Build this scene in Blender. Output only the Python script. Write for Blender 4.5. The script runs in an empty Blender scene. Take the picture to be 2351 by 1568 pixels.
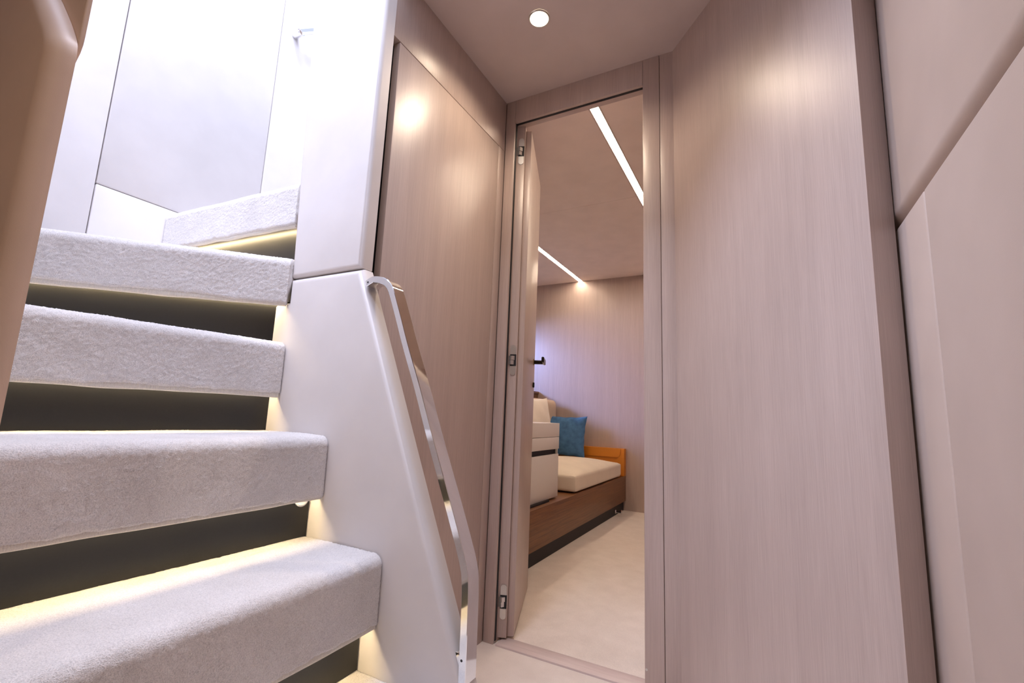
import bpy, bmesh, math, random
import numpy as np
from mathutils import Vector, Matrix

S = bpy.context.scene
COL = S.collection
random.seed(7)
RNG = np.random.default_rng(7)
PI = math.pi

# ------------------------------------------------------------------ camera
CAM_Z = 0.78
yaw, pit, rol = (math.radians(v) for v in (28.487, 8.892, 2.332))
fw = Vector((-math.sin(yaw)*math.cos(pit), math.cos(yaw)*math.cos(pit), math.sin(pit)))
r0 = Vector((math.cos(yaw), math.sin(yaw), 0))
u0 = r0.cross(fw)
rx = r0*math.cos(rol) + u0*math.sin(rol)
ux = -r0*math.sin(rol) + u0*math.cos(rol)
cam_d = bpy.data.cameras.new('camera')
cam_d.sensor_width = 36.0
cam_d.lens = 1064.0/2351.0*36.0
cam_d.clip_start = 0.01
cam = bpy.data.objects.new('camera', cam_d)
COL.objects.link(cam)
cam.matrix_world = Matrix(((rx.x, ux.x, -fw.x, 0), (rx.y, ux.y, -fw.y, 0), (rx.z, ux.z, -fw.z, CAM_Z), (0, 0, 0, 1)))
S.camera = cam

# ------------------------------------------------------------------ sky, lamps, exposure
SKY_STRENGTH = 1.2
W = bpy.data.worlds.new('sky')
S.world = W
W.use_nodes = True
bg = W.node_tree.nodes['Background']
bg.inputs['Color'].default_value = (0.73, 0.80, 1.0, 1)
bg.inputs['Strength'].default_value = SKY_STRENGTH


def lamp(name, kind, loc, power, color, rot=(0, 0, 0), **kw):
    d = bpy.data.lights.new(name, kind)
    d.energy = power
    d.color = color
    for k, v in kw.items():
        setattr(d, k, v)
    o = bpy.data.objects.new(name, d)
    COL.objects.link(o)
    o.location = loc
    o.rotation_euler = rot
    return o


def aim(o, target):
    o.rotation_euler = (Vector(target)-o.location).to_track_quat('-Z', 'Y').to_euler()


DAY = (0.71, 0.77, 1.0)
# area lamps added above the stairs, standing in for unseen upper-deck daylight
aim(lamp('added_daylight_aft', 'AREA', (-1.3, -1.2, 4.6), 180.0, DAY, shape='RECTANGLE', size=2.0, size_y=1.0), (-1.3, 0.8, 1.3))
aim(lamp('added_daylight_top', 'AREA', (-0.90, 0.45, 4.9), 205.0, DAY, shape='RECTANGLE', size=1.2, size_y=0.8), (-1.05, 0.5, 0.5))
aim(lamp('added_daylight_port', 'AREA', (-2.75, -0.45, 4.6), 120.0, DAY, shape='RECTANGLE', size=1.6, size_y=1.2), (-0.1, 1.0, 1.1))
aim(lamp('added_daylight_starboard', 'AREA', (1.3, 0.2, 4.2), 34.0, DAY, shape='RECTANGLE', size=1.6, size_y=1.0), (-1.4, 0.5, 1.2))
aim(lamp('hull_window_daylight', 'AREA', (-3.3, 2.55, 1.75), 80.0, (0.33, 0.45, 1.0), shape='RECTANGLE', size=0.8, size_y=0.6), (-1.75, 4.14, 1.15))
WARM = (1.0, 0.80, 0.60)
DOWNLIGHT_W = 14.5

S.view_settings.view_transform = 'Standard'
S.view_settings.look = 'None'
S.view_settings.gamma = 1.0
S.view_settings.use_curve_mapping = False
S.view_settings.exposure = 0.0
S.cycles.use_denoising = True
S.cycles.max_bounces = 10
S.cycles.diffuse_bounces = 6
S.cycles.caustics_reflective = False
S.cycles.caustics_refractive = False


# ------------------------------------------------------------------ materials
def new_mat(name):
    m = bpy.data.materials.new(name)
    m.use_nodes = True
    nt = m.node_tree
    return m, nt, nt.nodes['Principled BSDF']


def node(nt, kind, **kw):
    n = nt.nodes.new(kind)
    for k, v in kw.items():
        setattr(n, k, v)
    return n


def mapped(nt, scale, rot=(0, 0, 0)):
    tc = node(nt, 'ShaderNodeNewGeometry')
    mp = node(nt, 'ShaderNodeMapping')
    mp.inputs['Scale'].default_value = scale
    mp.inputs['Rotation'].default_value = rot
    nt.links.new(tc.outputs['Position'], mp.inputs['Vector'])
    return mp.outputs['Vector']


def noise(nt, vec, scale=1.0, detail=2.0, rough=0.5):
    n = node(nt, 'ShaderNodeTexNoise')
    n.inputs['Scale'].default_value = scale
    n.inputs['Detail'].default_value = detail
    n.inputs['Roughness'].default_value = rough
    if vec is not None:
        nt.links.new(vec, n.inputs['Vector'])
    return n.outputs['Fac']


def ramp(nt, fac, stops):
    r = node(nt, 'ShaderNodeValToRGB')
    el = r.color_ramp.elements
    while len(el) < len(stops):
        el.new(0.5)
    for e, (pos, c) in zip(el, stops):
        e.position = pos
        e.color = (*c, 1)
    nt.links.new(fac, r.inputs['Fac'])
    return r.outputs['Color']


def mixrgb(nt, fac, a, b, mode='MIX'):
    n = node(nt, 'ShaderNodeMix', data_type='RGBA', blend_type=mode)
    if isinstance(fac, float):
        n.inputs['Factor'].default_value = fac
    else:
        nt.links.new(fac, n.inputs['Factor'])
    for sock, v in ((n.inputs[6], a), (n.inputs[7], b)):
        if isinstance(v, tuple):
            sock.default_value = (*v, 1)
        else:
            nt.links.new(v, sock)
    return n.outputs[2]


def bump(nt, b, h, strength, dist=0.001):
    n = node(nt, 'ShaderNodeBump')
    n.inputs['Strength'].default_value = strength
    n.inputs['Distance'].default_value = dist
    nt.links.new(h, n.inputs['Height'])
    nt.links.new(n.outputs['Normal'], b.inputs['Normal'])


def wood_mat(name, dark, light, scale=(900, 900, 9), rough=0.35, broad=(26, 26, 0.7), spec=0.6):
    m, nt, b = new_mat(name)
    f1 = noise(nt, mapped(nt, scale), 1, 4, 0.62)
    f2 = noise(nt, mapped(nt, broad), 1, 2, 0.5)
    mid = tuple((d+l)/2 for d, l in zip(dark, light))
    c1 = ramp(nt, f1, [(0.30, dark), (0.5, mid), (0.72, light)])
    c2 = ramp(nt, f2, [(0.3, (0.94, 0.94, 0.94)), (0.7, (1.04, 1.04, 1.04))])
    c = mixrgb(nt, 1.0, c1, c2, 'MULTIPLY')
    nt.links.new(c, b.inputs['Base Color'])
    b.inputs['Roughness'].default_value = rough
    b.inputs['Specular IOR Level'].default_value = spec
    bump(nt, b, f1, 0.25, 0.0006)
    return m


def leather_mat(name, col, rough=0.5, grain=900, strength=0.18, spec=0.4, var=0.033, vscale=9):
    m, nt, b = new_mat(name)
    v = mapped(nt, (1, 1, 1))
    f = noise(nt, v, grain, 3, 0.6)
    g = noise(nt, v, vscale, 3, 0.5)
    c = ramp(nt, g, [(0.3, tuple(x*(1-var) for x in col)), (0.7, tuple(min(1, x*(1+var)) for x in col))])
    nt.links.new(c, b.inputs['Base Color'])
    b.inputs['Roughness'].default_value = rough
    b.inputs['Specular IOR Level'].default_value = spec
    bump(nt, b, f, strength, 0.0006)
    return m


def carpet_mat(name, col, scale=560, strength=0.9, deep=0.64):
    m, nt, b = new_mat(name)
    v = mapped(nt, (1, 1, 1))
    f = noise(nt, v, scale, 3, 0.65)
    g = noise(nt, v, 11, 3, 0.55)
    c = ramp(nt, f, [(0.28, tuple(x*deep for x in col)), (0.60, col)])
    d = ramp(nt, g, [(0.3, (0.93, 0.92, 0.91)), (0.7, (1.04, 1.04, 1.04))])
    nt.links.new(mixrgb(nt, 1.0, c, d, 'MULTIPLY'), b.inputs['Base Color'])
    b.inputs['Roughness'].default_value = 0.95
    b.inputs['Specular IOR Level'].default_value = 0.15
    b.inputs['Sheen Weight'].default_value = 0.6
    b.inputs['Sheen Roughness'].default_value = 0.45
    bump(nt, b, f, strength, 0.0018)
    return m


def plain_mat(name, col, rough=0.5, metal=0.0, spec=0.5, grain=0.0, gscale=300):
    m, nt, b = new_mat(name)
    f = noise(nt, mapped(nt, (1, 1, 1)), gscale, 2, 0.5)
    c = ramp(nt, f, [(0.3, tuple(x*(1-grain) for x in col)), (0.7, col)])
    nt.links.new(c, b.inputs['Base Color'])
    b.inputs['Roughness'].default_value = rough
    b.inputs['Metallic'].default_value = metal
    b.inputs['Specular IOR Level'].default_value = spec
    return m


def glow_mat(name, col, strength):
    m, nt, b = new_mat(name)
    b.inputs['Base Color'].default_value = (0.8, 0.8, 0.8, 1)
    b.inputs['Emission Color'].default_value = (*col, 1)
    b.inputs['Emission Strength'].default_value = strength
    return m


M = {}
M['wood'] = wood_mat('taupe_oak', (0.43, 0.338, 0.300), (0.550, 0.445, 0.400))
M['wood_end'] = wood_mat('taupe_oak_edge', (0.30, 0.235, 0.205), (0.42, 0.34, 0.30), rough=0.5)
M['sill'] = wood_mat('pale_oak_sill', (0.58, 0.475, 0.45), (0.68, 0.57, 0.54), scale=(8, 260, 260), broad=(2, 30, 30))
M['walnut'] = wood_mat('walnut', (0.11, 0.042, 0.012), (0.25, 0.105, 0.036), scale=(150, 4, 150), broad=(30, 1.2, 30), rough=0.42)
M['leather'] = leather_mat('ivory_leatherette', (0.69, 0.65, 0.635))
M['leather_beige'] = leather_mat('beige_leatherette', (0.54, 0.44, 0.38), grain=1100)
M['leather_tan'] = leather_mat('sand_leatherette', (0.76, 0.59, 0.475), grain=1100)
M['orange'] = leather_mat('orange_leather', (0.64, 0.225, 0.02), rough=0.45)
M['ceiling'] = leather_mat('ceiling_fabric', (0.60, 0.515, 0.485), rough=0.8, grain=700, strength=0.12, spec=0.2)
M['ceiling_cabin'] = leather_mat('ceiling_fabric_lightened', (0.84, 0.74, 0.69), rough=0.8, grain=700, strength=0.12, spec=0.2)  # corridor ceiling fabric in a lighter tone, standing in for bounce light
M['carpet'] = carpet_mat('ivory_carpet', (0.82, 0.775, 0.75))
M['carpet_floor'] = carpet_mat('cream_carpet', (0.84, 0.76, 0.69), scale=520, strength=0.35, deep=0.82)
M['binding'] = plain_mat('carpet_binding', (0.74, 0.68, 0.60), 0.9, grain=0.2, gscale=700)
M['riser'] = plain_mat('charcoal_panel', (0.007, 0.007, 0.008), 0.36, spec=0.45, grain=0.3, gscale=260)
M['black'] = plain_mat('black_rubber', (0.010, 0.010, 0.012), 0.6)
M['dark_gap'] = plain_mat('dark_recess', (0.05, 0.05, 0.06), 0.7)
M['black_metal'] = plain_mat('black_bronze', (0.02, 0.017, 0.015), 0.25, metal=0.6)
M['chrome'] = plain_mat('polished_steel', (0.80, 0.80, 0.80), 0.05, metal=1.0)
M['satin'] = plain_mat('satin_nickel', (0.66, 0.65, 0.63), 0.32, metal=0.9)
M['white'] = plain_mat('white_lacquer', (0.74, 0.71, 0.68), 0.35)
M['clear'] = plain_mat('clear_pad', (0.55, 0.56, 0.62), 0.15)
M['linen'] = leather_mat('cream_linen', (0.74, 0.66, 0.55), rough=0.9, grain=500, strength=0.4, spec=0.15)
M['linen_white'] = leather_mat('ivory_linen', (0.80, 0.74, 0.66), rough=0.9, grain=500, strength=0.4, spec=0.15)
M['linen_tan'] = leather_mat('tan_linen', (0.62, 0.49, 0.36), rough=0.9, grain=500, strength=0.4, spec=0.15)
M['velvet'] = leather_mat('blue_velvet', (0.065, 0.165, 0.33), rough=0.8, grain=300, strength=0.3, spec=0.2, var=0.22, vscale=26)
M['led_step'] = glow_mat('step_led', (1.0, 0.78, 0.46), 62.0)
M['led_strip'] = glow_mat('cabin_led', (1.0, 0.80, 0.60), 41.0)
M['lens'] = glow_mat('downlight_lens', (1.0, 0.86, 0.62), 8.0)


# ------------------------------------------------------------------ mesh helpers
WO = {}     # world origin of every object


def mesh_from(name, verts, faces, mat, smooth=True):
    me = bpy.data.meshes.new(name)
    me.from_pydata([tuple(v) for v in verts], [], faces)
    me.materials.append(mat)
    if smooth:
        me.polygons.foreach_set('use_smooth', [True]*len(me.polygons))
    me.update()
    return me


def put(name, bm, mat, parent=None, smooth_deg=35):
    """link a bmesh made in world coordinates as one object with its origin at its base"""
    if isinstance(bm, bmesh.types.BMesh):
        bmesh.ops.recalc_face_normals(bm, faces=bm.faces)
        me = bpy.data.meshes.new(name)
        bm.to_mesh(me)
        bm.free()
        me.materials.append(mat)
    else:
        me = bm
    n = len(me.vertices)
    co = np.empty(n*3, dtype=np.float32)
    me.vertices.foreach_get('co', co)
    co = co.reshape(-1, 3)
    lo, hi = co.min(0), co.max(0)
    org = Vector((float((lo[0]+hi[0])/2), float((lo[1]+hi[1])/2), float(lo[2])))
    co -= np.array(org, dtype=np.float32)
    me.vertices.foreach_set('co', co.ravel())
    if smooth_deg:
        me.polygons.foreach_set('use_smooth', [True]*len(me.polygons))
        try:
            me.set_sharp_from_angle(angle=math.radians(smooth_deg))
        except Exception:
            pass
    me.update()
    o = bpy.data.objects.new(name, me)
    COL.objects.link(o)
    WO[o] = org
    if parent is not None:
        o.parent = parent
        o.location = org - WO[parent]
    else:
        o.location = org
    return o


def root(name, label, cat, loc, group=None, kind=None):
    o = bpy.data.objects.new(name, None)
    o.empty_display_size = 0.05
    COL.objects.link(o)
    o.location = loc
    WO[o] = Vector(loc)
    return tag(o, label, cat, group, kind)


def tag(o, label=None, cat=None, group=None, kind=None):
    if label: o['label'] = label
    if cat: o['category'] = cat
    if group: o['group'] = group
    if kind: o['kind'] = kind
    return o


def box(bm, lo, hi, bev=0.0, seg=2):
    vs = [bm.verts.new((x, y, z)) for z in (lo[2], hi[2]) for y in (lo[1], hi[1]) for x in (lo[0], hi[0])]
    fs = [bm.faces.new([vs[i] for i in q]) for q in ((0, 2, 3, 1), (4, 5, 7, 6), (0, 1, 5, 4), (2, 6, 7, 3), (0, 4, 6, 2), (1, 3, 7, 5))]
    if bev:
        es = list({e for f in fs for e in f.edges})
        bmesh.ops.bevel(bm, geom=es, offset=bev, segments=seg, profile=0.5, affect='EDGES')


def bx(lo, hi, bev=0.0, seg=2):
    bm = bmesh.new()
    box(bm, lo, hi, bev, seg)
    return bm


def prism(pts, axis, a, b, bev=0.0, seg=3, bm=None):
    """extrude a 2-D polygon along an axis ('x','y','z') from a to b"""
    bm = bm or bmesh.new()

    def P(u, v, w):
        return {'x': (w, u, v), 'y': (u, w, v), 'z': (u, v, w)}[axis]
    lo = [bm.verts.new(P(u, v, a)) for u, v in pts]
    hi = [bm.verts.new(P(u, v, b)) for u, v in pts]
    n = len(pts)
    fs = [bm.faces.new(lo[::-1]), bm.faces.new(hi)]
    for i in range(n):
        fs.append(bm.faces.new((lo[i], lo[(i+1) % n], hi[(i+1) % n], hi[i])))
    if bev:
        es = list({e for f in fs for e in f.edges if e.calc_face_angle(0) > 0.35 or len(e.link_faces) < 2})
        bmesh.ops.recalc_face_normals(bm, faces=bm.faces)
        bmesh.ops.bevel(bm, geom=es, offset=bev, segments=seg, profile=0.5, affect='EDGES', clamp_overlap=True)
    return bm


def offset_poly(pts, d):
    """move every edge of a counter-clockwise polygon inwards by d"""
    n = len(pts)
    out = []
    for i in range(n):
        p0, p1, p2 = (np.array(pts[j % n], float) for j in (i-1, i, i+1))
        a_, b_ = p1-p0, p2-p1
        a_, b_ = a_/np.linalg.norm(a_), b_/np.linalg.norm(b_)
        na, nb = np.array((-a_[1], a_[0])), np.array((-b_[1], b_[0]))
        m_ = na+nb
        out.append(tuple(p1+m_*d/max(0.25, (m_@m_)/2)))
    return out


def soft_slab(pts, axis, front, back, r, seg=8):
    """padded slab: outline pts, soft rounded rim of radius r on its front face"""
    area = sum(pts[i-1][0]*pts[i][1]-pts[i][0]*pts[i-1][1] for i in range(len(pts)))
    if area < 0:
        pts = pts[::-1]
    sg = 1 if back > front else -1
    rings = [(offset_poly(pts, r*(1-math.sin(t))), front+sg*r*(1-math.cos(t))) for t in np.linspace(0, PI/2, seg+1)]
    rings.append((pts, back))
    bm = bmesh.new()

    def P(u, v, w):
        return {'x': (w, u, v), 'y': (u, w, v), 'z': (u, v, w)}[axis]
    vr = [[bm.verts.new(P(u, v, w)) for u, v in ring] for ring, w in rings]
    n = len(pts)
    for a_, b_ in zip(vr[:-1], vr[1:]):
        for k in range(n):
            bm.faces.new((a_[k], a_[(k+1) % n], b_[(k+1) % n], b_[k]))
    bm.faces.new(vr[0][::-1])
    bm.faces.new(vr[-1])
    return bm


def cyl(bm, c, axis, r, h, seg=32, r2=None):
    r2 = r if r2 is None else r2
    a = Vector(axis).normalized()
    q = a.to_track_quat('Z', 'Y').to_matrix().to_4x4()
    bmesh.ops.create_cone(bm, cap_ends=True, segments=seg, radius1=r, radius2=r2, depth=h,
                          matrix=Matrix.Translation(Vector(c)+a*h/2) @ q)


# ------------------------------------------------------------------ key dimensions (metres)
YD = 1.503          # corridor face of the doorway wall
XL = -0.885         # left wooden wall
ZC = 2.047          # corridor ceiling
YF = 4.145          # far wall of the cabin
ZCC = 2.082         # cabin ceiling
RISE = 0.237
YP = 0.800          # face of the stair side wall
XO = -1.80          # outer wall of the stairwell

# ------------------------------------------------------------------ setting: floors, ceilings
tag(put('floor', bx((-2.45, -1.55, -0.06), (0.42, YD+0.062, 0.0)), M['carpet_floor']),
    'pale cream carpet of the corridor floor before the doorway', 'floor', kind='structure')
tag(put('floor_cabin', bx((-2.45, YD+0.063, -0.06), (0.42, YF+0.05, 0.001)), M['carpet_floor']),
    'cream carpet of the cabin floor beyond the doorway', 'floor', kind='structure')

bm = bmesh.new()
prism([(XL-0.045, 0.845), (XL-0.045, YD+0.03), (0.42, YD+0.03), (0.42, -1.5), (-1.95, -1.5), (-1.95, 0.14), (-0.10, 0.14), (-0.10, 0.845)], 'z', ZC, ZC+0.06, bm=bm)
tag(put('ceiling', bm, M['ceiling'], smooth_deg=0), 'plain taupe corridor ceiling with one round downlight', 'ceiling', kind='structure')

cc = root('ceiling_cabin', 'taupe ceiling of the cabin with two recessed light lines', 'ceiling', (-1.1, 2.8, ZCC), kind='structure')
YS = 2.60
STR = [(-0.585, 0.042), (-1.516, 0.042)]
xs = [-2.45]
for sx, w in sorted(STR):
    xs += [sx-w/2-0.004, sx+w/2+0.004]
xs += [0.42]
for i in range(0, len(xs), 2):
    for ya, yb in ((YD+0.03, YS-0.001), (YS+0.001, YF+0.05)):
        put('ceiling_panel', bx((xs[i], ya, ZCC), (xs[i+1], yb, ZCC+0.03)), M['ceiling_cabin'], cc, 0)
put('backing_board', bx((-2.45, YD+0.03, ZCC+0.031), (0.42, YF+0.05, ZCC+0.05)), M['dark_gap'], cc, 0)

# cabin shell
tag(put('wall_cabin', bx((-2.45, YF, 0.0), (0.42, YF+0.05, ZCC)), M['wood'], None, 0),
    'taupe grained wood wall at the far end of the cabin', 'wall', kind='structure')
hull = root('wall_hull', 'cabin side wall holding the window above the sofa ledge', 'wall', (-2.42, 3.0, 0), kind='structure')
WY0, WY1, WZ0, WZ1 = 2.80, 3.80, 1.16, 1.66
for lo, hi in (((-2.45, YD+0.06, 0), (-2.40, WY0, ZCC)), ((-2.45, WY1, 0), (-2.40, YF, ZCC)),
               ((-2.45, WY0, 0), (-2.40, WY1, WZ0)), ((-2.45, WY0, WZ1), (-2.40, WY1, ZCC))):
    put('wall_panel', bx(lo, hi), M['wood'], hull, 0)
tag(put('wall_cabin_inner', bx((0.12, YD+0.06, 0), (0.17, YF, ZCC)), M['wood'], None, 0),
    'wood wall of the cabin hidden behind the door frame', 'wall', kind='structure')

# ------------------------------------------------------------------ doorway wall and frame
OX0, OX1, OZ1 = -0.842, -0.332, 1.950
dw = root('wall_doorway', 'taupe oak wall and frame around the open doorway', 'wall', (-0.6, YD, 0), kind='structure')
put('header', bx((OX0-0.0005, YD, OZ1), (OX1, YD+0.05, ZC+0.04), 0.0012), M['wood'], dw)
put('jamb', bx((XL+0.002, YD, 0), (OX0-0.001, YD+0.045, ZC+0.04), 0.0012), M['wood'], dw)
put('jamb', bx((OX1+0.0005, YD, 0), (-0.275, YD+0.055, ZC+0.04), 0.0015), M['wood'], dw)
put('filler_panel', bx((-0.2735, YD+0.001, 0), (-0.228, YD+0.055, ZC+0.04), 0.001), M['wood'], dw)
bm = bmesh.new()
box(bm, (OX0-0.0005, YD+0.010, 0.008), (OX0+0.0015, YD+0.020, OZ1), 0.0004)
put('gasket', bm, M['black'], dw)
put('gasket', bx((OX0+0.0016, YD+0.012, OZ1-0.002), (OX1, YD+0.022, OZ1-0.0001), 0.0004), M['black'], dw)
put('wall_panel', bx((-2.45, YD+0.008, 0), (XL+0.0015, YD+0.055, ZCC), 0), M['wood'], dw, 0)
put('wall_panel', bx((-0.18, YD+0.060, 0), (0.42, YD+0.10, ZCC), 0), M['wood'], dw, 0)
put('wall_panel', bx((-2.45, YD+0.031, ZC+0.041), (0.42, YD+0.055, ZCC+0.05), 0), M['wood'], dw, 0)
bm = bmesh.new()
cyl(bm, (-0.3265, YD+0.0005, 0.062), (0, -1, 0), 0.0035, 0.0015, 20)
put('screw_cap', bm, M['satin'], dw)
tag(put('trim_1', bx((-0.832, YD-0.003, -0.02), (OX1+0.002, YD+0.063, 0.006), 0.002), M['sill']),
    'pale oak threshold strip across the foot of the doorway', 'threshold', kind='structure')

# ------------------------------------------------------------------ left wall (flush wood) and closet door
lw = root('wall_left', 'taupe oak wall around the tall flush closet door', 'wall', (XL, 1.2, 0), kind='structure')
put('header', bx((XL-0.03, 0.841, 1.833), (XL, YD, ZC), 0.0012), M['wood'], lw)
put('side_panel', bx((XL-0.03, 1.4565, 0.0), (XL, YD-0.0005, 1.8315), 0.001), M['wood'], lw)
put('plinth', bx((XL-0.03, 0.879, 0.0), (XL, 1.455, 0.058), 0.001), M['wood'], lw)
put('backing', bx((-1.138, 0.905, 0.0), (XL-0.034, YD+0.007, ZC+0.06), 0), M['black'], lw, 0)
cd = put('closet_door', bx((XL-0.024, 0.879, 0.0600), (XL, 1.4548, 1.8310), 0.002), M['wood'])
tag(cd, 'tall flush wooden closet door set in the wall beside the doorway', 'closet door')

# ------------------------------------------------------------------ right-hand wooden fin
A, B, C_, D = (-0.233, 1.508), (0.188, 1.025), (0.2322, 1.0635), (-0.189, 1.5465)
tag(put('wall_right', prism([A, B, C_, D], 'z', 0, ZC, 0.0015, 2), M['wood']),
    'broad angled taupe oak wall panel standing right of the doorway', 'wall', kind='structure')

# ------------------------------------------------------------------ upholstered wall at the right
XR = 0.2370
wr = root('wall_starboard', 'beige upholstered wall of padded panels past the oak fin', 'wall', (XR+0.04, 0.3, 0), kind='structure')


def pad_x(y0, y1, z0, z1, x0, x1, bev, seg=4, puff=0.0):
    return bx((x0, y0, z0), (x1, y1, z1), bev, seg)


put('padded_panel', pad_x(-1.5, 1.40, 1.160, ZC-0.002, XR-0.003, XR+0.07, 0.026, 8), M['leather_beige'], wr)
put('padded_panel', pad_x(0.9075, 1.40, 0.0, 1.1565, XR, XR+0.07, 0.0045, 4), M['leather_beige'], wr)
put('padded_panel', pad_x(-1.5, 0.9055, 0.0, 1.1565, XR, XR+0.07, 0.0045, 4), M['leather_beige'], wr)
put('backing', bx((XR+0.072, -1.5, 0), (XR+0.12, 1.5, ZC)), M['black'], wr, 0)
tag(put('wall_rear', bx((-1.9, -1.55, 0), (0.42, -1.5, ZC)), M['leather_beige'], None, 0), 'beige wall at the rear end of the corridor behind the viewer', 'wall', kind='structure')
tag(put('wall_port', bx((-1.95, -1.5, 0), (-1.9, 0.145, ZC)), M['leather_beige'], None, 0), 'beige side wall of the corridor behind the near padded panel', 'wall', kind='structure')

# ------------------------------------------------------------------ near padded wall, upper left of the picture
wn = root('wall_near', 'sand coloured padded wall in the near left foreground with a curved seam', 'wall', (-1.3, 0.17, 0), kind='structure')
curve = [(-0.7662, 1.175), (-0.7655, 1.200), (-0.7672, 1.222), (-0.7757, 1.2405), (-0.8035, 1.2738), (-0.8408, 1.3135), (-0.8726, 1.3455), (-0.93, 1.397), (-1.02, 1.452), (-1.14, 1.495), (-1.30, 1.515), (-1.93, 1.525)]


def catmull(pts, k=6):
    out = []
    P = [pts[0]]+list(pts)+[pts[-1]]
    for i in range(1, len(P)-2):
        p0, p1, p2, p3 = (np.array(P[j]) for j in (i-1, i, i+1, i+2))
        for t in np.linspace(0, 1, k, endpoint=False):
            out.append(0.5*((2*p1)+(-p0+p2)*t+(2*p0-5*p1+4*p2-p3)*t*t+(-p0+3*p1-3*p2+p3)*t**3))
    out.append(np.array(P[-2]))
    return np.array(out)


low = [(-1.93, 0.0), (-0.7662, 0.0)] + [tuple(q) for q in catmull(curve, 4)]
put('padded_panel', soft_slab(low, 'y', 0.172, 0.1985, 0.022, 12), M['leather_tan'], wn)
up = [(-1.93, 1.06), (-0.815, 1.06), (-0.800, 1.205), (-0.787, 1.2195), (-0.7785, 1.2285), (-0.7740, 1.2385), (-0.7728, 1.252), (-0.7725, ZC), (-1.93, ZC)]
put('padded_panel', soft_slab(up, 'y', 0.1990, 0.2045, 0.0025, 5), M['leather_tan'], wn)
put('backing', bx((-1.93, 0.2050, 0.0), (-0.86, 0.2085, ZC)), M['leather'], wn, 0)

# ------------------------------------------------------------------ stair side wall: column pad and stringer pad
ws = root('wall_stair', 'ivory padded wall beside the stairs in two stacked panels', 'wall', (-0.95, 0.82, 0), kind='structure')
col_pts = [(-1.139, 1.1280), (-0.874, 1.1280), (-0.868, 2.45), (-1.205, 2.45)]
put('padded_panel', soft_slab(col_pts, 'y', YP, 0.8395, 0.012, 8), M['leather'], ws)
st = [(-1.20, 0.0), (-0.385, 0.0), (-0.447, 0.14), (-0.500, 0.265), (-0.556, 0.393), (-0.872, 1.1255), (-1.141, 1.1255), (-1.141, 1.060), (-1.20, 1.060)]
put('padded_panel', soft_slab(st, 'y', YP, 0.8405, 0.017, 8), M['leather'], ws)
put('backing', bx((-1.138, 0.8435, 0.0), (-0.960, 0.9045, 2.45)), M['black'], ws, 0)

# ------------------------------------------------------------------ stairwell outer wall
wo = root('wall_outer', 'white lit padded stairwell wall in panels behind the top steps', 'wall', (XO-0.03, 0.9, 0), kind='structure')
for y0, y1, z0, z1 in ((0.16, 0.5640, 0.0, 3.0), (0.5664, 1.0806, 1.4385, 3.0), (0.5664, 1.0806, 0.0, 1.4363), (1.0830, 1.49, 0.0, 3.0)):
    put('padded_panel', bx((XO-0.04, y0, z0), (XO, y1, z1), 0.0035, 3), M['leather'], wo)
put('backing', bx((XO-0.08, 0.16, 0), (XO-0.041, 1.49, 3.0)), M['dark_gap'], wo, 0)
tag(put('wall_landing', bx((XO, 1.455, 1.43), (-1.14, 1.495, 2.6)), M['leather'], None, 0),
    'ivory wall closing the upper landing out of sight', 'wall', kind='structure')

# ------------------------------------------------------------------ staircase
stairs = root('staircase', 'quarter-turn staircase with six thick ivory carpeted steps and dark lit risers', 'staircase', (-1.2, 0.5, 0))


def smooth_noise(n0, n1, cell, amp):
    a = RNG.normal(0, 1, (int(n0/cell)+3, int(n1/cell)+3))
    i = np.arange(n0)/cell
    j = np.arange(n1)/cell
    i0, j0 = i.astype(int), j.astype(int)
    fi, fj = (i-i0)[:, None], (j-j0)[None, :]
    fi, fj = fi*fi*(3-2*fi), fj*fj*(3-2*fj)
    return amp*((a[i0][:, j0]*(1-fi)+a[i0+1][:, j0]*fi)*(1-fj)+(a[i0][:, j0+1]*(1-fi)+a[i0+1][:, j0+1]*fi)*fj)


def grid_mesh(name, P, mat, caps=True):
    nu, nv, _ = P.shape
    idx = np.arange(nu*nv).reshape(nu, nv)
    q = np.stack([idx[:-1, :-1], idx[1:, :-1], idx[1:, 1:], idx[:-1, 1:]], -1).reshape(-1, 4)
    faces = q.tolist()
    if caps:
        faces.append(idx[0, :].tolist())
        faces.append(idx[-1, ::-1].tolist())
    return mesh_from(name, P.reshape(-1, 3), faces, mat)


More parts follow.
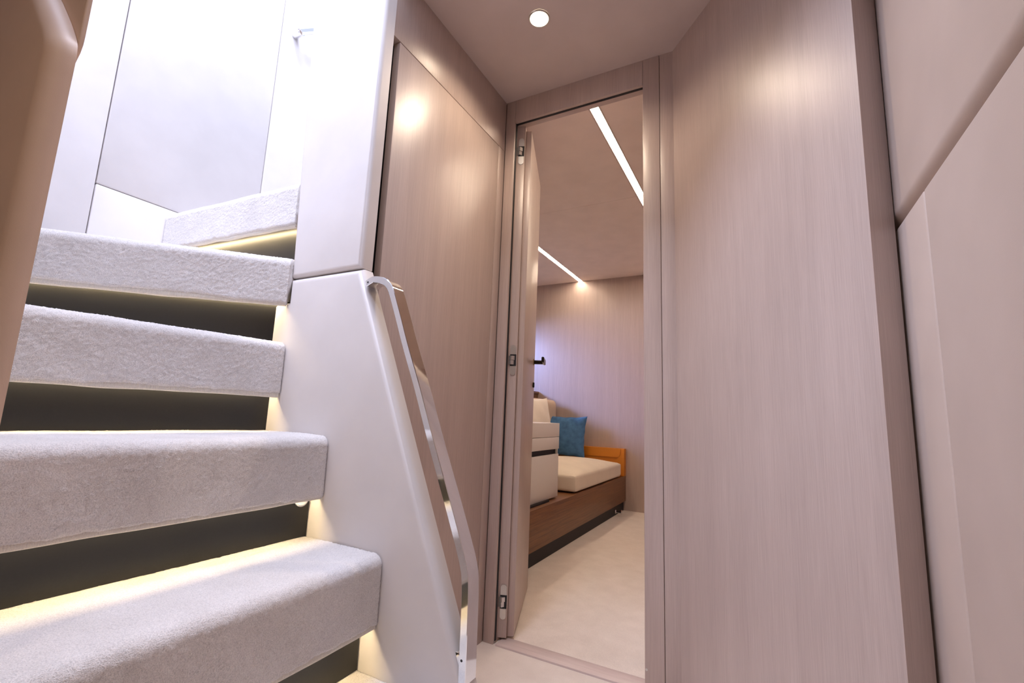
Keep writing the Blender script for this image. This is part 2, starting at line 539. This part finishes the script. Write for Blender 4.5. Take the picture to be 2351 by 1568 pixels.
def step(FR, FL, BR, BL, z, h, fine=0.0026, led=True, riser_drop=None, rr=0.024, top_step=0.0045):
    """carpeted step: front edge FR-FL, back edge BR-BL, top z, nose height h"""
    FR, FL, BR, BL = (np.array((*p_, 0.0)) for p_ in (FR, FL, BR, BL))
    d = FL-FR
    L = np.linalg.norm(d)
    d /= L
    n = np.array((d[1], -d[0], 0.0))
    if n @ (FR-BR+FL-BL) < 0:
        n = -n
    nu = int(L/fine)
    u = np.linspace(0, 1, nu)[:, None]
    f = FR+(FL-FR)*u
    b = BR+(BL-BR)*u
    depth = max(np.linalg.norm(FR-BR), np.linalg.norm(FL-BL))
    nt_ = max(6, int(depth/top_step))
    prof = []
    for t in np.linspace(0, 1, nt_)[:-1]:
        prof.append(('top', t, 0))
    for a in np.linspace(0, PI/2, 12):
        prof.append(('arc', a, 0))
    for zz in np.linspace(rr, h-0.006, int((h-rr)/fine))[1:]:
        prof.append(('face', zz, 0))
    for a in np.linspace(0, PI/2, 5)[1:]:
        prof.append(('lip', a, 0))
    prof.append(('under', 0.012, 0))
    prof.append(('under', 0.018, 0))
    prof.append(('up', 0.018, 0))
    prof.append(('in', 0.046, 0))
    rows, nrm, soft = [], [], []
    up = np.array((0, 0, 1.0))
    for k, a, _ in prof:
        fi = f-n*rr
        if k == 'top':
            q = b+(fi-b)*a+up*z; m = up; s = 1
        elif k == 'arc':
            q = fi+n*rr*math.sin(a)+up*(z-rr+rr*math.cos(a)); m = n*math.sin(a)+up*math.cos(a); s = 1
        elif k == 'face':
            q = f+up*(z-a); m = n; s = 1
        elif k == 'lip':
            q = f-n*0.006*(1-math.cos(a))+up*(z-h+0.006-0.006*math.sin(a)); m = n*math.cos(a)-up*math.sin(a); s = 1
        elif k == 'under':
            q = f-n*a+up*(z-h); m = -up; s = 0.2
        elif k == 'up':
            q = f-n*a+up*(z-h+0.014); m = -n; s = 0
        else:
            q = f-n*a+up*(z-h+0.014); m = -up; s = 0
        rows.append(q)
        nrm.append(m)
        soft.append(s)
    P = np.stack(rows, 1)
    N = np.stack([np.broadcast_to(m, (nu, 3)) for m in nrm], 1)
    s = np.array(soft)[None, :]
    disp = (RNG.normal(0, 0.00042, (nu, len(prof)))+smooth_noise(nu, len(prof), 2.2, 0.00018)
            + smooth_noise(nu, len(prof), 18, 0.0003)+smooth_noise(nu, len(prof), 45, 0.0005))*s
    P = P+N*disp[:, :, None]
    # uneven pile along the bottom edge
    jag = smooth_noise(nu, 2, 6, 0.0012)[:, 0]+smooth_noise(nu, 2, 40, 0.0015)[:, 0]
    for k, (kind, a, _) in enumerate(prof):
        if kind == 'lip':
            P[:, k, 2] += jag
        elif kind == 'face' and a > h-0.05:
            P[:, k, 2] += jag*(a-(h-0.05))/0.044
    me = grid_mesh('step', P, M['carpet'])
    o = put('step', me, M['carpet'], stairs, 0)
    me.polygons.foreach_set('use_smooth', [True]*len(me.polygons))
    # stitched binding below the pile edge
    nb = int(L/0.0008)
    ub = np.linspace(0.002, 0.998, nb)[:, None]
    fb = FR+(FL-FR)*ub
    rib = 0.0010*np.abs(np.sin(np.arange(nb)*0.0008*PI/0.0034))
    wav = smooth_noise(nb, 2, 90, 0.0012)[:, 0]
    rows = []
    for off, zz in ((0.0055, 0.008), (0.0035, -0.001), (0.0035, -0.006), (0.006, -0.0085), (0.012, -0.0085), (0.016, -0.001)):
        q = fb-n*off+np.array((0, 0, z-h+zz))
        q = q+n*rib[:, None]*(1 if off < 0.006 else 0)
        q[:, 2] += wav
        rows.append(q)
    put('carpet_binding', grid_mesh('carpet_binding', np.stack(rows, 1), M['binding']), M['binding'], o, 0)
    return o, FR, FL, n, d, L


def riser_and_led(o, R, Lp, z_top, z_bot, n, led_power=True):
    """dark riser below a nose, running R-Lp; light tape at its head"""
    R, Lp = np.array((*R, 0.0)), np.array((*Lp, 0.0))
    d = (Lp-R)/np.linalg.norm(Lp-R)
    nn = np.array((d[1], -d[0], 0.0))
    if nn @ n < 0:
        nn = -nn
    bm = bmesh.new()
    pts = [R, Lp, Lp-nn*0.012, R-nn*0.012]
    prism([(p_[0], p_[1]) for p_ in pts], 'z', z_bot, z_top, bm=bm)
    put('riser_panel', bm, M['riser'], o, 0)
    a, c = R+d*0.025+nn*0.018, Lp-d*0.006+nn*0.018
    bm = bmesh.new()
    pts = [a, c, c+nn*0.008, a+nn*0.008]
    prism([(p_[0], p_[1]) for p_ in pts], 'z', z_top-0.0035, z_top-0.0005, bm=bm)
    put('light_strip', bm, M['led_step'], o, 0)


YR, YL = YP-0.003, 0.212
HN = 0.140
rec = 0.046
SD = [  # front right, front left, back right, back left, index
    ((-0.525, YR), (-0.525, YL), (-0.778, YR), (-0.778, YL)),
    ((-0.724, YR), (-0.712, YL), (-0.978, YR), (-0.978, YL)),
    ((-0.923, YR), (-0.923, YL), (-1.178, YR), (-1.262, YL)),
    ((-1.124, YR), (-1.207, YL), (-1.192, YR), (-1.772, YL)),
    ((-1.134, YR-0.006), (-1.708, YL), (-1.150, 0.842), (-1.796, 0.842)),
    ((-1.152, 0.8015), (-1.796, 0.764), (-1.152, 1.450), (-1.796, 1.450)),
]
for i, (fr, fl, br, bl) in enumerate(SD):
    z = RISE*(i+1)
    h = HN if i < 4 else 0.132
    o, FR, FL, n, d, L = step(fr, fl, br, bl, z, h, top_step=0.0045 if i < 5 else 0.02)
    R_ = np.array((*fr, 0))-n*rec
    L_ = np.array((*fl, 0))-n*rec
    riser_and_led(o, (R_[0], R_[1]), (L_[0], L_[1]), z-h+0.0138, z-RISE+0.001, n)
    if i == 2:
        bm = bmesh.new()
        q = R_ + n*0.0015 - np.array((0, 0.024, 0))
        cyl(bm, (q[0], q[1], z-h-0.008), (n[0], n[1], 0), 0.018, 0.004, 36)
        cyl(bm, (q[0]+n[0]*0.004, q[1], z-h-0.008), (n[0], n[1], 0), 0.015, 0.0015, 36)
        tag(put('bumper_pad', bm, M['clear'], o), 'clear round stick-on pad')

# ------------------------------------------------------------------ polished handrail on the stair wall edge
hr = root('handrail', 'polished steel flat-bar handrail on the sloping edge of the stair wall', 'handrail', (-0.66, 0.82, 0.27))
outer = [(-0.853, 1.091), (-0.828, 1.0995), (-0.794, 1.0930), (-0.770, 1.0765), (-0.755, 1.052), (-0.7285, 0.9905), (-0.702, 0.927), (-0.658, 0.829), (-0.620, 0.738),
         (-0.586, 0.660), (-0.553, 0.585), (-0.529, 0.528), (-0.514, 0.489), (-0.507, 0.455), (-0.505, 0.40), (-0.504, 0.33), (-0.5035, 0.292)]


def rail_mesh(path, th, y0, y1, bev=0.0012):
    tg = np.gradient(path, axis=0)
    tg /= np.linalg.norm(tg, axis=1)[:, None]
    nr = np.stack([-tg[:, 1], tg[:, 0]], 1)      # left of the direction of travel
    ins = path-nr*th
    rows = []
    for base, yy in ((path, y0+bev), (path, y1-bev), (path-nr*bev, y1), (ins+nr*bev, y1), (ins, y1-bev), (ins, y0+bev), (ins+nr*bev, y0), (path-nr*bev, y0), (path, y0+bev)):
        rows.append(np.stack([base[:, 0], np.full(len(base), yy), base[:, 1]], 1))
    return np.stack(rows, 1)


path = catmull(outer)
# end that returns to the wall
foot = np.array([(-0.5035, 0.2800)])
put('bar', grid_mesh('bar', rail_mesh(np.vstack([path, foot]), 0.0165, 0.800, 0.838), M['chrome']), M['chrome'], hr, 30)
put('end_post', bx((-0.540, 0.8060, 0.2805), (-0.5200, 0.8365, 0.330), 0.002), M['chrome'], hr)
for c in ((-0.8435, 0.8003, 1.0855), (-0.5140, 0.8003, 0.321)):
    bm = bmesh.new()
    cyl(bm, c, (0, -1, 0), 0.0024, 0.0006, 20)
    tag(put('screw_hole', bm, M['black'], hr), 'small dark screw hole')

# ------------------------------------------------------------------ grab rail high on the stairwell wall
gr = root('grab_rail', 'short chrome grab rail high on the white stairwell wall', 'handrail', (XO+0.02, 1.13, 2.42))
a = Vector((XO+0.045, 1.138, 2.425))
dirn = Vector((0, 0.735, 0.68)).normalized()
bm = bmesh.new()
cyl(bm, a-dirn*0.004, dirn, 0.014, 0.60, 24)
put('bar', bm, M['chrome'], gr)
bm = bmesh.new()
cyl(bm, (XO, 1.138+0.006, 2.428), (1, 0, 0), 0.015, 0.05, 24)
put('mount', bm, M['chrome'], gr)
bm = bmesh.new()
cyl(bm, a+dirn*0.55-Vector((0.045, 0, 0)), (1, 0, 0), 0.015, 0.05, 24)
put('mount', bm, M['chrome'], gr)

# ------------------------------------------------------------------ open door leaf
hx = Vector((-0.795, 1.562, 0))
fx = Vector((-0.961, 2.010, 0))
dd = (fx-hx).normalized()
nnv = Vector((dd.y, -dd.x, 0))       # faces the corridor side (+X)
LD = (fx-hx).length
door = root('door_1', 'taupe wooden cabin door standing open with concealed hinges on its edge', 'door', (hx.x, hx.y, 0), kind='structure')


def dpt(a_, l_, z_):
    return hx+dd*a_+nnv*l_+Vector((0, 0, z_))


def dbox(a0, a1, l0, l1, z0, z1, bev=0.0, seg=2):
    bm = bmesh.new()
    box(bm, (a0, l0, z0), (a1, l1, z1), bev, seg)
    for v in bm.verts:
        v.co = dpt(v.co.x, v.co.y, v.co.z)
    return bm


put('face_panel', dbox(0.006, LD, -0.0235, 0.0, 0.012, 1.938, 0.0015), M['wood'], door)
core = put('core_panel', dbox(-0.010, LD-0.012, -0.061, -0.024, 0.012, 1.957, 0.0015), M['wood'], door)
for zc in (1.838, 0.982, 0.129):
    hroot = put('hinge', dbox(-0.0112, -0.010, -0.050, -0.0265, zc-0.022, zc+0.022), M['black'], door, 0)
    for sgn in (1, -1):
        bm = bmesh.new()
        r = 0.0105
        pts = [(-r, 0.0), (r, 0.0), (r, 0.024)] + [(r*math.cos(t), 0.024+r*math.sin(t)) for t in np.linspace(0.15, PI-0.15, 14)] + [(-r, 0.024)]
        lo = [bm.verts.new((-0.0125, -0.0385+u_, zc+sgn*(0.0225+v_))) for u_, v_ in pts]
        hi = [bm.verts.new((-0.0098, -0.0385+u_, zc+sgn*(0.0225+v_))) for u_, v_ in pts]
        bm.faces.new(lo)
        bm.faces.new(hi[::-1])
        for k in range(len(pts)):
            bm.faces.new((lo[k], hi[k], hi[(k+1) % len(pts)], lo[(k+1) % len(pts)]))
        for v in bm.verts:
            v.co = dpt(v.co.x, v.co.y, v.co.z)
        put('hinge_cap', bm, M['satin'], hroot, 30)
    for z0, z1, off in ((zc+0.0005, zc+0.016, 0.0), (zc-0.0165, zc-0.0005, -0.002)):
        # link arm from the jamb into the leaf
        p0 = Vector((OX0+0.0005, YD+0.030, 0))
        q = [(p0.x, p0.y-0.004), (p0.x+0.013+off, p0.y-0.004), (p0.x+0.020+off, p0.y+0.008), (p0.x+0.017+off, p0.y+0.020), (p0.x, p0.y+0.010)]
        put('hinge_arm', prism(q, 'z', z0, z1, 0.0008, 1), M['satin'], hroot)
# handle and latch turn
hd = put('handle', dbox(0.405, 0.423, 0.0, 0.045, 1.015, 1.033, 0.004, 3), M['black_metal'], door)
tag(hd, 'black lever handle')
put('lever', dbox(0.300, 0.426, 0.045, 0.057, 1.012, 1.037, 0.004, 3), M['black_metal'], hd)
put('rosette', dbox(0.400, 0.428, 0.0, 0.003, 1.010, 1.038, 0.0008), plain_mat('brass_ring', (0.35, 0.24, 0.10), 0.3, metal=0.8), hd)
tag(put('latch_turn', dbox(0.405, 0.420, 0.0, 0.008, 0.905, 0.930, 0.003, 2), M['black_metal'], door), 'black privacy turn')

# ------------------------------------------------------------------ downlight
dl = root('downlight', 'round recessed downlight glowing in the corridor ceiling', 'ceiling light', (-0.588, 1.179, ZC))
bm = bmesh.new()
seg = 48
cx, cy = -0.588, 1.179
rings = [(0.0325, ZC-0.0005), (0.0345, ZC-0.003), (0.0330, ZC-0.0055), (0.0300, ZC-0.0055), (0.0292, ZC-0.003)]
vr = [[bm.verts.new((cx+r*math.cos(t), cy+r*math.sin(t), z_)) for t in np.linspace(0, 2*PI, seg, endpoint=False)] for r, z_ in rings]
for a_, b_ in zip(vr[:-1], vr[1:]):
    for k in range(seg):
        bm.faces.new((a_[k], a_[(k+1) % seg], b_[(k+1) % seg], b_[k]))
put('rim', bm, M['satin'], dl)
bm = bmesh.new()
cyl(bm, (cx, cy, ZC-0.0045), (0, 0, 1), 0.0294, 0.003, seg)
put('lens', bm, M['lens'], dl)


def spot(name, loc, power):
    return lamp(name, 'SPOT', loc, power, WARM, shadow_soft_size=0.028, spot_size=math.radians(150), spot_blend=0.6)


spot('downlight_lamp', (cx, cy, ZC-0.012), DOWNLIGHT_W)
lamp('downlight_beam', 'SPOT', (cx, cy, ZC-0.012), 9.0, WARM, shadow_soft_size=0.028, spot_size=math.radians(78), spot_blend=0.8)
# unseen downlight added behind the viewer to raise the corridor light
for k, (px, py) in enumerate(((-0.20, -0.70),)):
    d2 = root('downlight', 'added unseen downlight in the corridor ceiling behind the viewer', 'ceiling light', (px, py, ZC), group=None)
    for src in [o for o in dl.children]:
        c = src.copy()
        COL.objects.link(c)
        c.parent = d2
    spot('downlight_lamp', (px, py, ZC-0.012), DOWNLIGHT_W*1.15)

# ------------------------------------------------------------------ cabin light lines
for (sx, w), lab, y0, y1 in zip(STR, ('broad bright light line nearest the doorway in the cabin ceiling', 'shorter light line in the cabin ceiling ending at the far wall'), (1.62, 1.62), (YF, YF)):
    t = root('light_line', lab, 'ceiling light', (sx, (y0+y1)/2, ZCC), group='light lines in the cabin ceiling')
    put('diffuser', bx((sx-w/2+0.004, y0, ZCC+0.002), (sx+w/2-0.004, y1, ZCC+0.006)), M['led_strip'], t, 0)
    for s_ in (-1, 1):
        xa = sx+s_*(w/2+0.001)
        put('side_trim', bx((xa-0.0035, y0, ZCC-0.001), (xa+0.0035, y1, ZCC+0.02), 0.0005), M['ceiling'], t)

# ------------------------------------------------------------------ cabin furniture
sofa = root('sofa', 'built-in sofa on a walnut base with a cream seat and orange arm', 'sofa', (-1.5, 3.0, 0))
put('base_panel', bx((-1.90, 1.70, 0.082), (-1.07, YF-0.002, 0.290), 0.002), M['walnut'], sofa)
put('toe_kick', bx((-1.88, 1.72, 0.0015), (-1.090, YF-0.004, 0.0815)), M['black'], sofa, 0)


def cushion(c, half, power=3.2, puff=(1, 1, 1), crown=0.0, mat=None, n=30, rot=None, pinch=0.0, wrinkle=0.0):
    bm = bmesh.new()
    bmesh.ops.create_cube(bm, size=2)
    bmesh.ops.subdivide_edges(bm, edges=bm.edges[:], cuts=n, use_grid_fill=True)
    ph = RNG.uniform(0, 6, 6)
    for v in bm.verts:
        x, y, z_ = v.co
        l = (abs(x)**power+abs(y)**power+abs(z_)**power)**(1/power)
        q = Vector((x/l, y/l, z_/l))
        q = Vector((q.x*half[0], q.y*half[1], q.z*half[2]))
        if crown:
            kx, ky = q.x/half[0], q.y/half[1]
            if q.z > 0:
                q.z += crown*max(0, 1-kx*kx)*max(0, 1-ky*ky)*(q.z/half[2])
        v.co = q
    m = Matrix.Translation(Vector(c))
    if rot is not None:
        m = m @ rot
    bmesh.ops.transform(bm, matrix=m, verts=bm.verts)
    return bm


def box_cushion(lo, hi, r, crown=0.0, n=24):
    """upholstered block with rounded edges and a crowned top"""
    bm = bmesh.new()
    box(bm, lo, hi)
    bmesh.ops.subdivide_edges(bm, edges=bm.edges[:], cuts=n, use_grid_fill=True)
    c = [(a_+b_)/2 for a_, b_ in zip(lo, hi)]
    h = [(b_-a_)/2 for a_, b_ in zip(lo, hi)]
    for v in bm.verts:
        q = [v.co[k]-c[k] for k in range(3)]
        inner = [max(-(h[k]-r), min(h[k]-r, q[k])) for k in range(3)]
        dv = Vector([q[k]-inner[k] for k in range(3)])
        if dv.length > 1e-9:
            ll = dv.length
            m_ = max(abs(x_) for x_ in dv)
            dv = dv/ll*m_
        q = [inner[k]+dv[k] for k in range(3)]
        if q[2] > 0:
            q[2] += crown*(1-min(1, abs(q[0]/h[0]))**3)*(1-min(1, abs(q[1]/h[1]))**3)*(q[2]/h[2])
        v.co = [q[k]+c[k] for k in range(3)]
    return bm


def pillow(c, w, h, t, right, up, mat, name, label, cat, group=None, ears=0.02):
    """scatter cushion: seams at the rim, soft corners drawn out to points"""
    right, up = Vector(right).normalized(), Vector(up).normalized()
    nrm_ = right.cross(up).normalized()
    N_ = 34
    V, F = [], []
    ph = RNG.uniform(0, 6, 4)
    for side in (1, -1):
        base = len(V)
        for i in range(N_+1):
            for j in range(N_+1):
                a_, b_ = i/N_*2-1, j/N_*2-1
                e = max(0.0, (1-a_**2)*(1-b_**2))
                th = t/2*e**0.42
                th *= 1+0.06*math.sin(5*a_+ph[0])*math.sin(4*b_+ph[1])
                th *= 1+0.10*math.sin(9*a_+3*b_+ph[2])*math.sin(7*b_-2*a_+ph[3])*abs(a_*b_)**0.5
                kx = 1-0.085*(1-abs(b_)**2.6)+0.010*math.sin(13*b_+ph[0])*(1-b_*b_)
                ky = 1-0.085*(1-abs(a_)**2.6)+0.010*math.sin(11*a_+ph[1])*(1-a_*a_)
                x_, y_ = a_*w/2*kx, b_*h/2*ky
                V.append(Vector(c)+right*x_+up*y_+nrm_*th*side)
        for i in range(N_):
            for j in range(N_):
                q = [base+i*(N_+1)+j, base+(i+1)*(N_+1)+j, base+(i+1)*(N_+1)+j+1, base+i*(N_+1)+j+1]
                F.append(q if side > 0 else q[::-1])
    me = mesh_from(name, V, F, mat)
    bm = bmesh.new()
    bm.from_mesh(me)
    bmesh.ops.remove_doubles(bm, verts=bm.verts, dist=0.0004)
    o = put(name, bm, mat)
    return tag(o, label, cat, group)


put('seat_cushion', box_cushion((-1.70, 2.912, 0.296), (-1.074, 4.02, 0.407), 0.022, 0.05), M['linen'], sofa)
put('backrest', box_cushion((-1.93, 2.912, 0.30), (-1.695, 4.08, 0.925), 0.05, 0.0), M['linen_tan'], sofa)
arm = put('armrest', bx((-1.75, 4.075, 0.291), (-1.069, YF-0.003, 0.521), 0.003), M['orange'], sofa)
flap = [(-1.74, 0.521), (-1.101, 0.521), (-1.101, 0.482), (-1.104, 0.466), (-1.112, 0.454), (-1.125, 0.447), (-1.74, 0.447)]
put('flap', prism(flap, 'y', 4.064, 4.074, 0.001, 1), M['orange'], arm)

ledge = root('side_ledge', 'brown wooden ledge along the cabin side behind the sofa back', 'shelf', (-2.15, 3.0, 0))
put('front_panel', bx((-1.955, 1.75, 0.0), (-1.935, YF-0.002, 0.985), 0.001), M['walnut'], ledge)
put('top_board', bx((-2.398, 1.75, 0.986), (-1.925, YF-0.002, 1.006), 0.002), M['walnut'], ledge)

pillow((-1.568, 3.955, 0.606), 0.385, 0.365, 0.16, (1, 0.10, 0), (0.0, 0.16, 1), M['velvet'], 'throw_pillow', 'blue velvet throw pillow propped on the cream sofa seat', 'pillow')
pillow((-1.598, 3.38, 0.690), 0.50, 0.48, 0.13, (0.10, 1, 0), (-0.16, 0, 1), M['linen_white'], 'throw_pillow', 'ivory linen pillow leaning on the sofa backrest', 'pillow')

du = root('drawer_unit', 'white drawer cabinet standing on the walnut sofa base beside the open door', 'cabinet', (-1.4, 2.35, 0.29))
XU = -1.115
put('top_slab', bx((-1.92, 1.80, 0.6545), (XU, 2.718, 0.736), 0.0015), M['white'], du)
put('carcass', bx((-1.91, 1.81, 0.302), (XU-0.022, 2.708, 0.653)), M['black'], du, 0)
put('drawer', bx((XU-0.0215, 1.80, 0.582), (XU, 2.716, 0.6525), 0.0012), M['white'], du)
put('side_panel', bx((-1.91, 2.7085, 0.302), (XU-0.008, 2.716, 0.581), 0.001), M['white'], du)
put('door_panel', bx((XU-0.0215, 1.80, 0.302), (XU, 2.712, 0.5515), 0.0012), M['white'], du)
put('shade_strip', bx((-1.80, 1.82, 0.2905), (XU+0.012, 2.56, 0.3015)), M['black'], du, 0)  # flat black strip stands in for the shadow under the unit

ds = root('door_stop', 'small polished door stop on the dark toe kick of the sofa', 'door stop', (-1.06, 3.87, 0.0))
bm = bmesh.new()
prof = [(0.0, 0.016), (0.008, 0.016), (0.014, 0.009), (0.036, 0.009), (0.048, 0.017), (0.058, 0.018), (0.060, 0.015)]
vr = [[bm.verts.new((-1.0895+x_, 3.87+r*math.cos(t), 0.034+r*math.sin(t))) for t in np.linspace(0, 2*PI, 24, endpoint=False)] for x_, r in prof]
for a_, b_ in zip(vr[:-1], vr[1:]):
    for k in range(24):
        bm.faces.new((a_[k], a_[(k+1) % 24], b_[(k+1) % 24], b_[k]))
bm.faces.new(vr[0][::-1])
bm.faces.new(vr[-1])
put('spool', bm, M['chrome'], ds)
